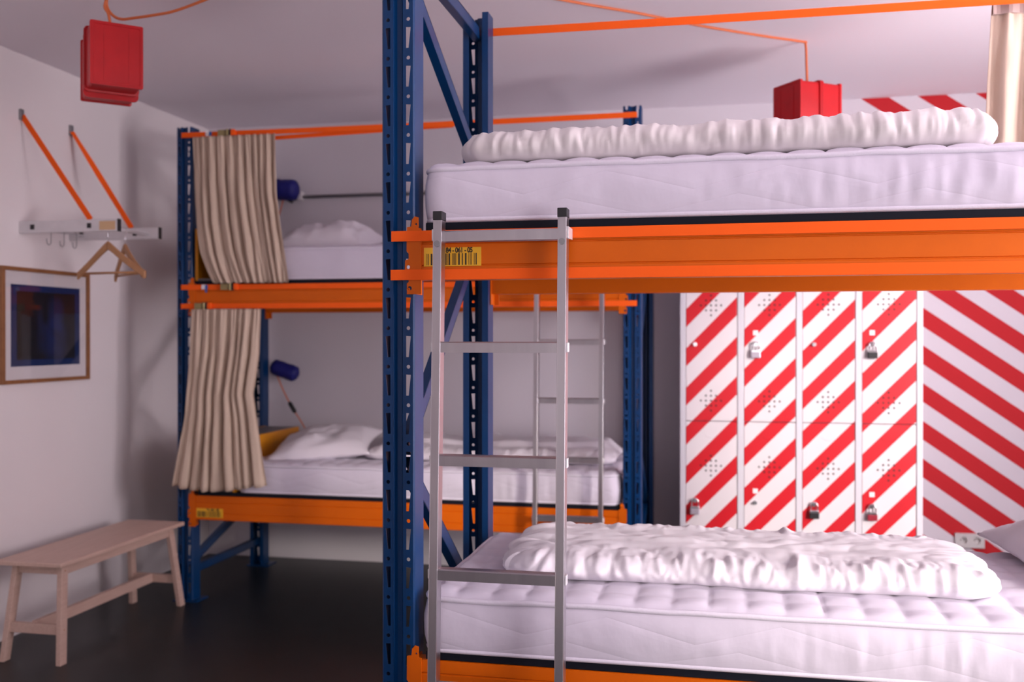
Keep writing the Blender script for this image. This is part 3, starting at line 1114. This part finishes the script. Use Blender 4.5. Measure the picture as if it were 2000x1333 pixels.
# ------------------------------------------------------------------ bench
def bench():
    t = thing('bench', 'pale wooden bench with splayed legs against the white wall', 'bench', (-2.840, 3.862, 0))
    W, L = 0.338, 1.03            # runs towards -x and +y
    MB().box(-W, 0, 0, L, 0.430, 0.450).build('seat', M['wood'], t, bevel=0.004)
    for iy in (0, 1):
        for ix in (0, 1):
            tx = -0.042 if ix else -W + 0.070
            bx = -0.012 if ix else -W + 0.040
            ty = 0.070 if not iy else L - 0.085
            by = 0.018 if not iy else L - 0.020
            vs = []
            for (x, y, z) in ((bx, by, 0), (tx, ty, 0.430)):
                vs += [(x - 0.013, y - 0.022, z), (x + 0.013, y - 0.022, z), (x + 0.013, y + 0.022, z), (x - 0.013, y + 0.022, z)]
            lg = MB().add(vs, [(0, 1, 5, 4), (1, 2, 6, 5), (2, 3, 7, 6), (3, 0, 4, 7), (3, 2, 1, 0), (4, 5, 6, 7)]).build('leg', M['wood'], t, bevel=0.003)
            if ix:
                for z in (0.150, 0.405):
                    f = z / 0.43
                    px, py = bx + (tx - bx) * f + 0.013, by + (ty - by) * f
                    MB().cyl((px - 0.001, py, z), (px + 0.0015, py, z), 0.0035, 8).build('screw', M['hanger'], lg)
        f = 0.150 / 0.43
        yy = (0.018 + 0.052 * f) if not iy else (L - 0.020 - 0.065 * f)
        MB().box(-W + 0.055, -0.020, yy - 0.012, yy + 0.012, 0.128, 0.172).build('crossbar', M['wood'], t, bevel=0.002)
        yt = 0.070 if not iy else L - 0.083
        MB().box(-W + 0.07, -0.05, yt - 0.012, yt + 0.012, 0.388, 0.430).build('end_rail', M['wood'], t, bevel=0.002)
    MB().box(-0.056, -0.034, 0.088, L - 0.10, 0.385, 0.430).build('apron', M['wood'], t, bevel=0.002)
    MB().box(-W + 0.060, -W + 0.082, 0.088, L - 0.10, 0.385, 0.430).build('apron', M['wood'], t, bevel=0.002)
    MB().box(-0.182, -0.157, 0.048, L - 0.055, 0.128, 0.178).build('stretcher', M['wood'], t, bevel=0.002)


bench()


# ------------------------------------------------------------------ framed print
def picture():
    y0, y1, z0, z1 = 4.112, 4.778, 1.221, 1.788
    cy, cz = (y0 + y1) / 2, (z0 + z1) / 2
    t = thing('framed_print', 'dark blue print in white mount and thin oak frame on the wall', 'picture', (WX, cy, cz))
    a, b = (y1 - y0) / 2, (z1 - z0) / 2
    fw_ = 0.019
    for q in ((-a, -a + fw_, -b, b), (a - fw_, a, -b, b), (-a + fw_, a - fw_, b - fw_, b), (-a + fw_, a - fw_, -b, -b + fw_)):
        MB().box(0.001, 0.024, *q).build('frame_rail', M['frame'], t, bevel=0.0015)
    MB().box(0.001, 0.010, -a + fw_, a - fw_, -b + fw_, b - fw_).build('mount', M['mount'], t)
    MB().box(0.010, 0.0108, -0.262, 0.262, -0.200, 0.200).build('print', M['print'], t)
    MB().box(0.0135, 0.0155, -a + fw_, a - fw_, -b + fw_, b - fw_).build('glass', M['glass'], t)


picture()


# ------------------------------------------------------------------ coat rack on the wall
def coat_rack():
    t = thing('coat_rack', 'aluminium wall rack of two bars held by orange straps', 'coat rack', (WX, 4.265, 1.983))
    D = 0.379
    for k, (y, x1) in enumerate(((0, 0.536), (D, 0.520))):
        b = MB().box(0, x1, y - 0.0125, y + 0.0125, -0.029, 0.029).build('bar', M['alu_pale'], t, bevel=0.002)
        MB().box(x1, x1 + 0.004, y - 0.013, y + 0.013, -0.030, 0.030).build('end_cap', M['black'], b)
        for xx in (0.075, 0.385):
            MB().box(xx - 0.011, xx + 0.011, y - 0.0145, y + 0.0145, -0.012, 0.012).build('plug', M['black'], b)
        # strap from the wall down to the bar
        s = MB()
        yy = y
        p0, p1 = Vector((0.012, yy, 0.545)), Vector((0.385 if k == 0 else 0.360, yy, 0.030))
        d = (p1 - p0).normalized()
        e1, e2 = Vector((0, 1, 0)), d.cross(Vector((0, 1, 0)))
        vs, fs = [], []
        n = 16
        for q in range(n + 1):                 # flat webbing; the far one is twisted a quarter turn
            f = q / n
            an = (0.0 if k == 0 else R(78) * (1 - sstep(f / 0.8)))
            wv = e2 * math.cos(an) + e1 * math.sin(an)
            tv = d.cross(wv)
            c = p0.lerp(p1, f)
            vs += [c - wv * 0.014 - tv * 0.0012, c + wv * 0.014 - tv * 0.0012, c + wv * 0.014 + tv * 0.0012, c - wv * 0.014 + tv * 0.0012]
        for q in range(n):
            for jj in range(4):
                fs.append((q * 4 + jj, q * 4 + (jj + 1) % 4, q * 4 + 4 + (jj + 1) % 4, q * 4 + 4 + jj))
        fs += [(3, 2, 1, 0), (n * 4, n * 4 + 1, n * 4 + 2, n * 4 + 3)]
        s.add(vs, fs)
        so = s.build('strap', M['strap'], t)
        MB().box(0, 0.014, yy - 0.012, yy + 0.012, 0.525, 0.578).build('wall_anchor', M['steel'], so, bevel=0.002)
    for xx, r in ((0.455, 0.009), (0.085, 0.007)):
        MB().cyl((xx, 0.0, -0.006), (xx, D, -0.006), r, 12).build('rod', M['alu_pale'], t, smooth=True)
    tp = MB().box(0.44, 0.525, -0.0132, -0.0124, -0.022, 0.020).build('tape', M['sticker'], t)
    tp.data.materials[0] = mat('beige_tape', (0.66, 0.44, 0.24), 0.6)


coat_rack()


def wire_hook(y, label):
    x = WX + 0.085
    z = 1.983 - 0.006
    pts = []
    for k in range(9):                                   # over the rod
        a = PI - PI * k / 8 * 1.0
        pts.append((x + 0.0095 * math.cos(a), y, z + 0.0095 * math.sin(a)))
    pts.append((x + 0.0095, y, z - 0.03))
    for k in range(1, 11):                               # the open hook below
        a = PI * k / 10
        pts.append((x + 0.0095, y - 0.016 + 0.016 * math.cos(a), z - 0.052 - 0.020 * math.sin(a)))
    pts.append((x + 0.0095, y - 0.033, z - 0.042))
    o = MB().tube(pts, 0.0022, 6).build('wire_hook', M['steel'], None, smooth=True)
    return tag(o, label, 'hook', 'wire hooks on the coat rack')


wire_hook(4.365, 'wire hook on the inner coat rack rod, beside the bar with beige tape')
wire_hook(4.465, 'middle one of three wire hooks on the inner coat rack rod')
wire_hook(4.565, 'wire hook on the inner coat rack rod, beside the bar without tape')


def hanger(label, y, rz, tilt):
    z = 1.983 - 0.006
    t = thing('coat_hanger', label, 'coat hanger', (WX + 0.455, y, z), rz, group='wooden coat hangers')
    t.rotation_euler = (0, tilt, rz)
    w_ = 0.205
    for s in (-1, 1):
        m = MB()
        vs, fs = [], []
        n = 12
        for k in range(n + 1):
            u = k / n
            x = s * u * w_
            zc = -0.085 - 0.020 * u - 0.125 * u ** 1.15 - 0.010 * math.sin(PI * u)
            hh = 0.012 + 0.008 * (1 - u) + 0.006 * u * u
            yy = 0.020 * u * u
            for (dy, dz) in ((-0.007, -hh), (0.007, -hh), (0.007, hh), (-0.007, hh)):
                vs.append((x, yy + dy, zc + dz))
        for k in range(n):
            a = k * 4
            for j in range(4):
                fs.append((a + j, a + (j + 1) % 4, a + 4 + (j + 1) % 4, a + 4 + j))
        fs += [(0, 1, 2, 3), (n * 4 + 3, n * 4 + 2, n * 4 + 1, n * 4)]
        m.add(vs, fs).build('arm', M['hanger'], t, bevel=0.004)
    MB().cyl((-w_ + 0.02, 0.015, -0.218), (w_ - 0.02, 0.015, -0.218), 0.006, 8).build('trouser_bar', M['hanger'], t, smooth=True)
    pts = [(0, 0, -0.085), (0, 0, -0.035)]
    for k in range(13):
        a = -PI / 2 + (1.35 * PI) * k / 12
        pts.append((0.0 + 0.0125 * math.cos(a), 0, -0.0015 + 0.0125 * math.sin(a)))
    MB().tube(pts, 0.002, 6).build('hook', M['chrome'], t, smooth=True)
    return t


hanger('wooden coat hanger hanging square across the coat rack rod, nearer the taped bar', 4.30, R(-8), 0)
hanger('wooden coat hanger twisted aslant on the coat rack rod, nearer the untaped bar', 4.44, R(-38), 0)


# ------------------------------------------------------------------ red pendant lamps
def bin_mesh(sgn):
    """flanged red bin, rim at y=0, closed bottom at y=sgn*0.118"""
    m = MB()
    wa, ha = 0.094, 0.119       # rim half sizes
    wb, hb = 0.091, 0.116
    y1 = sgn * 0.118
    cs = []

    def ring(w_, h_, y, r=0.012, n=4):
        pts = []
        for (cx, cz, a0) in ((w_ - r, h_ - r, 0), (-w_ + r, h_ - r, PI / 2), (-w_ + r, -h_ + r, PI), (w_ - r, -h_ + r, 1.5 * PI)):
            for k in range(n + 1):
                a = a0 + PI / 2 * k / n
                pts.append((cx + r * math.cos(a), y, cz + r * math.sin(a)))
        return pts
    rings = [ring(wa + 0.008, ha + 0.008, sgn * 0.001, 0.018), ring(wa + 0.008, ha + 0.008, sgn * 0.010, 0.018), ring(wa, ha, sgn * 0.011, 0.016), ring(wb + 0.001, hb + 0.001, y1 - sgn * 0.014),
             ring(wb + 0.005, hb + 0.005, y1 - sgn * 0.012, 0.006), ring(wb + 0.005, hb + 0.005, y1, 0.006), ring(wb - 0.006, hb - 0.006, y1, 0.006), ring(wb - 0.007, hb - 0.007, y1 - sgn * 0.002, 0.006)]
    n = len(rings[0])
    vs = [p for r_ in rings for p in r_]
    fs = []
    for i in range(len(rings) - 1):
        for j in range(n):
            fs.append((i * n + j, i * n + (j + 1) % n, (i + 1) * n + (j + 1) % n, (i + 1) * n + j))
    fs.append(tuple((len(rings) - 1) * n + j for j in range(n)))
    fs.append(tuple(range(n)))
    m.add(vs, fs)
    # shallow pressed lines on the bottom
    yb = y1 - sgn * 0.002
    for q in (-0.045, 0.045):
        m.box(q - 0.0015, q + 0.0015, *sorted((yb, yb + sgn * 0.0012)), -0.095, 0.095)
    return m


def pendant(label, loc, front, cord_paths, tilt=(0, 0), askew=1.0):
    """front: world heading (x, y) of the first bin's closed bottom"""
    rz = math.atan2(front[0], -front[1])
    t = thing('pendant_lamp', label, 'pendant lamp', loc, rz, group='red pendant lamps')
    t.rotation_euler = (tilt[0], tilt[1], rz)
    for s in (-1, 1):
        bin_mesh(s).build('bin', M['red'], t, autosmooth=True, loc=(0, 0, (0.008 if s < 0 else -0.012) * askew))
    inv = Matrix.Translation(Vector(loc)) @ t.rotation_euler.to_matrix().to_4x4()
    inv = inv.inverted()
    for cp in cord_paths:
        MB().tube([inv @ Vector(p) for p in cp], 0.0058, 8).build('cord', M['cord'], t, smooth=True)
    return t


def catmull(pts, n=8):
    pts = [Vector(p) for p in pts]
    P = [pts[0]] + pts + [pts[-1]]
    out = []
    for i in range(1, len(P) - 2):
        for k in range(n):
            t = k / n
            a, b, c, d = P[i - 1], P[i], P[i + 1], P[i + 2]
            out.append(0.5 * ((2 * b) + (c - a) * t + (2 * a - 5 * b + 4 * c - d) * t * t + (3 * b - a - 3 * c + d) * t ** 3))
    out.append(pts[-1])
    return out


lx, ly = -2.345, 3.50
pendant('red pendant lamp of two bins with a draped orange cord, hanging over the bench', (lx, ly, 2.520), (0.689, -0.725),
        [catmull([(lx, ly, 2.645), (lx - 0.012, ly, 2.715), (lx - 0.028, ly, 2.745), (lx - 0.018, ly, 2.79), (lx - 0.015, ly, CE - 0.004)]),
         catmull([(lx - 0.018, ly, 2.79), (lx - 0.022, ly + 0.004, 2.75), (lx + 0.004, ly + 0.004, 2.712), (lx + 0.045, ly, 2.693), (lx + 0.10, ly, 2.694), (lx + 0.19, ly, 2.700),
                  (lx + 0.275, ly, 2.710), (lx + 0.41, ly, 2.746), (lx + 0.56, ly, 2.795), (lx + 0.68, ly, CE - 0.006), (lx + 0.85, ly - 0.02, CE - 0.006), (-1.305, 3.452, CE - 0.006)])], tilt=(0, 0))
pendant('red pendant lamp of two bins on a straight cord, seen above the ivory duvet', (0.385, 4.80, 2.492), (-0.816, -0.577),
        [catmull([(0.385, 4.815, 2.635), (0.383, 4.82, 2.72), (0.380, 4.835, 2.815), (0.365, 4.83, CE - 0.006), (0.18, 4.70, CE - 0.006), (-0.091, 4.492, CE - 0.006),
                  (-0.364, 4.25, CE - 0.006), (-0.609, 4.054, CE - 0.006), (-1.3, 3.45, CE - 0.006)])], askew=0.0)


# ------------------------------------------------------------------ lockers
def lockers():
    x0, y0 = -0.2285, 5.583
    Wd, Dp, Ht = 1.266, WB - 0.002 - 5.583, 1.90
    t = thing('locker_bank', 'bank of white metal lockers with red diagonal stripes on the doors', 'lockers', (x0, y0, 0))
    m = MB()
    m.box(0, 0.016, 0.006, Dp, 0.06, Ht)
    m.box(Wd - 0.016, Wd, 0.006, Dp, 0.06, Ht)
    m.box(0.016, Wd - 0.016, 0.030, Dp, 0.06, Ht - 0.016)
    m.box(0.016, Wd - 0.016, 0.006, Dp, Ht - 0.016, Ht)
    m.box(0.016, Wd - 0.016, 0.006, 0.030, 0.06, 0.10)
    m.box(0.016, Wd - 0.016, 0.006, 0.030, 1.875, Ht - 0.016)
    m.build('carcass', M['locker'], t)
    for (fx, fy) in ((0.03, 0.05), (Wd - 0.07, 0.05), (0.03, Dp - 0.09), (Wd - 0.07, Dp - 0.09)):
        MB().box(fx, fx + 0.04, fy, fy + 0.04, 0, 0.06).build('foot', M['locker'], t)
    cols = [(-0.195, 0.0815), (0.1185, 0.3905), (0.4255, 0.6960), (0.7320, 1.0045)]
    edges = [x0] + [v for c in cols for v in c] + [x0 + Wd]
    for k in range(5):
        a, b = edges[2 * k] - x0, edges[2 * k + 1] - x0
        MB().box(a + 0.001, b - 0.0025, -0.006, 0.012, 0.06, Ht).build('frame_post', M['locker'], t, bevel=0.003)
    zs = ((0.100, 0.983), (0.987, 1.872))
    vz = {1: (1.622, 1.098), 0: (0.740, 0.218)}
    hasps = {}
    for ci, (a, b) in enumerate(cols):
        for lv, (za, zb) in enumerate(zs):
            dx = (a + b) / 2 - x0
            # door's origin at x=0 of the room and z=0, so the painted stripes run on across the doors
            d = MB().box(a, b - 0.002, -0.002, 0.028, za, zb).build('door', M['doorstripe'], t, bevel=0.002, loc=(-x0, 0, 0))
            d.location = (-x0, 0, 0)
            hm = MB()
            for zc in vz[lv]:
                for (i, j) in [(i, j) for i in range(-2, 3) for j in range(-2, 3) if abs(i) + abs(j) <= 2]:
                    cx, cz = (a + b) / 2 + i * 0.0272 - 0.003, zc + j * 0.0272
                    hm.add([(p[0], -0.0036, p[1]) for p in circle(cx, cz, 0.0054, 8)], [tuple(range(8))])
            tag(hm.build('vent_holes', M['ink'], d, fix=False), kind='stuff')
            # embossed finger pull near the top of the door
            zc = zb - 0.070
            pts = [((a + b) / 2 + 0.036 * math.cos(q), -0.002, zc + 0.020 * math.sin(q)) for q in [PI + PI * k / 10 for k in range(11)]]
            MB().tube(pts, 0.0022, 6).build('number_recess', M['doorstripe'], d, smooth=True)
            zl = 1.408 if lv else 0.545
            hx = a + 0.060 - (0.010 if ci in (0, 3) else 0.0)
            lockd = (ci, lv) in ((1, 1), (3, 1), (0, 0), (2, 0), (3, 0))
            hp = MB()
            hp.cyl((hx, -0.010, zl), (hx, -0.002, zl), 0.011, 14)
            hp.cyl((hx, -0.026, zl), (hx, -0.010, zl), 0.006, 12)
            hp.build('hasp', M['chrome'], d, smooth=False)
            if ci in (1, 3):
                MB().box(hx - 0.013, hx + 0.013, -0.0030, -0.0021, zl + 0.050, zl + 0.076).build('sticker', M['white_tag'], d)
            hasps[(ci, lv)] = (hx, y0 - 0.019, zl)
    return hasps


HP = lockers()


def padlock(pos, body, label, half=None, sc=1.0):
    x, y, z = pos
    t = thing('padlock', label, 'padlock', (x, y, z), 0, group='padlocks on the lockers')
    pts = [(-0.017, 0, -0.030), (-0.017, 0, -0.004)]
    pts += [(-0.017 * math.cos(PI * k / 8), 0, -0.004 + 0.017 * math.sin(PI * k / 8)) for k in range(1, 8)]
    pts += [(0.017, 0, -0.004), (0.017, 0, -0.030)]
    MB().tube(pts, 0.0042, 8).build('shackle', M['chrome'], t, smooth=True)
    MB().box(-0.024, 0.024, -0.0085, 0.0085, -0.044, -0.028).build('collar', M['chrome'], t, bevel=0.003)
    MB().box(-0.0255, 0.0255, -0.010, 0.010, -0.074, -0.040).build('body', M[body], t, bevel=0.004)
    return t


padlock(HP[(1, 1)], 'lilac', 'pale grey padlock on the upper door of the second locker column')
padlock(HP[(3, 1)], 'black', 'black and chrome padlock on the upper door beside the striped wall')
padlock(HP[(0, 0)], 'lilac', 'lilac grey padlock on the lower door beside the blue rack post')
padlock(HP[(2, 0)], 'black', 'black padlock on the lower door of the third locker column')
padlock(HP[(3, 0)], 'maroon', 'maroon padlock on the lower door beside the striped wall')


# stripe phases measured on the doors and on the wall
def set_phase(m, phase):
    for n in m.node_tree.nodes:
        if n.type == 'MATH' and n.operation == 'MULTIPLY_ADD' and abs(n.inputs[1].default_value - 1 / 0.217) < 1e-4:
            n.inputs[2].default_value = phase


# doors: a red band spans z 1.294..1.391 at x=-0.195 ; wall: z 1.285..1.391 at x=1.138
set_phase(M['doorstripe'], -((1.285 - 1.03 * -0.195) / 0.217) % 1.0)
set_phase(M['backwall'], -((1.285 + 0.70 * 1.138) / 0.217) % 1.0)


# ------------------------------------------------------------------ wall socket, rail, reading lamps
def sockets():
    t = thing('wall_socket', 'cream double wall socket low on the red striped wall', 'socket', (1.378, WB, 0.290))
    pm = MB()
    plate3d(pm, [(-0.078, -0.040), (0.078, -0.040), (0.078, 0.040), (-0.078, 0.040)], [circle(-0.037, 0, 0.0215, 20), circle(0.037, 0, 0.0215, 20)], -0.020, 0.0)
    pm.build('plate', M['socket'], t)
    for s in (-1, 1):
        c = s * 0.037
        so = MB().cyl((c, -0.003, 0), (c, 0.0, 0), 0.0213, 20).build('socket', M['socket'], t)
        for q in (-1, 1):
            MB().cyl((c + q * 0.008, -0.0042, 0), (c + q * 0.008, -0.0030, 0), 0.003, 8).build('pin_hole', M['ink'], so)


sockets()

t = thing('wall_rail', 'thin dark grey metal rail on the back wall above the upper mattress', 'rail', (-2.67, 6.05, 2.358))
MB().cyl((0, 0, 0), (2.3, 0, 0), 0.011, 12).build('tube', M['steel'], t, smooth=True)
MB().box(-0.03, 0.004, -0.022, 0.028, -0.022, 0.034).build('bracket', M['whitepl'], t, bevel=0.004)
MB().box(2.296, 2.33, -0.022, 0.028, -0.022, 0.034).build('bracket', M['whitepl'], t, bevel=0.004)


def reading_lamp(label, a, b, r, seed, cord_pts, switch_at):
    """rough cobalt-blue cylindrical shade from a to b with an orange cord"""
    a, b = Vector(a), Vector(b)
    t = thing('reading_lamp', label, 'lamp', tuple(a), group='blue reading lamps')
    d = b - a
    L = d.length
    n, k = 22, 14
    s = d.normalized().cross(Vector((0, 0, 1))).normalized()
    u = s.cross(d.normalized())
    vs, fs = [], []
    for i in range(k + 1):
        f = i / k
        rr = r * (0.55 + 0.45 * sstep(min(f, 1 - f) / 0.10))
        for j in range(n):
            an = 2 * PI * j / n
            q = rr * (1 + 0.10 * fbm(f * 7 + seed, math.cos(an) * 2.5, math.sin(an) * 2.5 + seed, 2))
            vs.append(tuple(d * f + s * math.cos(an) * q + u * math.sin(an) * q))
    for i in range(k):
        for j in range(n):
            fs.append((i * n + j, i * n + (j + 1) % n, (i + 1) * n + (j + 1) % n, (i + 1) * n + j))
    fs += [tuple(range(n)), tuple(k * n + j for j in range(n))]
    MB().add(vs, fs).build('shade', M['cobalt'], t, smooth=True)
    MB().tube([p - a for p in catmull(cord_pts)], 0.004, 6).build('cord', M['cord'], t, smooth=True)
    if switch_at:
        p, q = (Vector(v) - a for v in switch_at)
        MB().tube([p, p.lerp(q, 0.15), p.lerp(q, 0.85), q], [0.008, 0.014, 0.014, 0.008], 10).build('switch', M['black'], t, smooth=True)
    return t


rl = reading_lamp('cobalt blue reading lamp on the back wall beside the grey rail', (-2.90, 5.99, 2.405), (-2.675, 5.99, 2.395), 0.066, 2.0,
                  [(-2.775, 5.99, 2.34), (-2.79, 5.99, 2.28), (-2.81, 5.98, 2.20), (-2.83, 5.98, 2.10), (-2.82, 5.975, 1.98)], None)
MB().tube([(0.17, 0.0, -0.045), (0.17, 0.0, -0.075), (0.172, 0.03, -0.08)], [0.016, 0.014, 0.010], 10).build('joint', M['black'], rl, smooth=True)
reading_lamp('cobalt blue reading lamp on the rear post above the yellow box', (-2.835, 5.95, 1.262), (-2.66, 5.95, 1.205), 0.050, 9.0,
             [(-2.80, 5.95, 1.20), (-2.755, 5.95, 1.10), (-2.70, 5.95, 1.00), (-2.665, 5.95, 0.95), (-2.61, 5.95, 0.865), (-2.585, 5.92, 0.81)],
             ((-2.715, 5.945, 1.03), (-2.672, 5.945, 0.963)))


def head_box(label, z0, h):
    t = thing('headboard_box', label, 'box', (-2.828, 4.985, z0), group='yellow headboard boxes')
    Wd, Dp = 0.236, 0.835
    for x in (0, Wd - 0.016):
        MB().box(x, x + 0.016, 0, Dp, 0, h).build('side_panel', M['yellow'], t)
    MB().box(0.016, Wd - 0.016, 0, Dp, h - 0.016, h - 0.001).build('top_panel', M['greytop'], t)
    MB().box(0.016, Wd - 0.016, Dp - 0.016, Dp, 0, h - 0.016).build('back_panel', M['greytop'], t)
    MB().box(0.016, Wd - 0.016, 0.0, Dp - 0.016, 0.001, 0.012).build('bottom_panel', M['greytop'], t)
    return t


head_box('open yellow headboard box with grey top on the lower deck beside the curtain', ZL + DT, 0.285)
head_box('open yellow headboard box on the upper deck behind the tucked curtain', ZU + DT, 0.285)
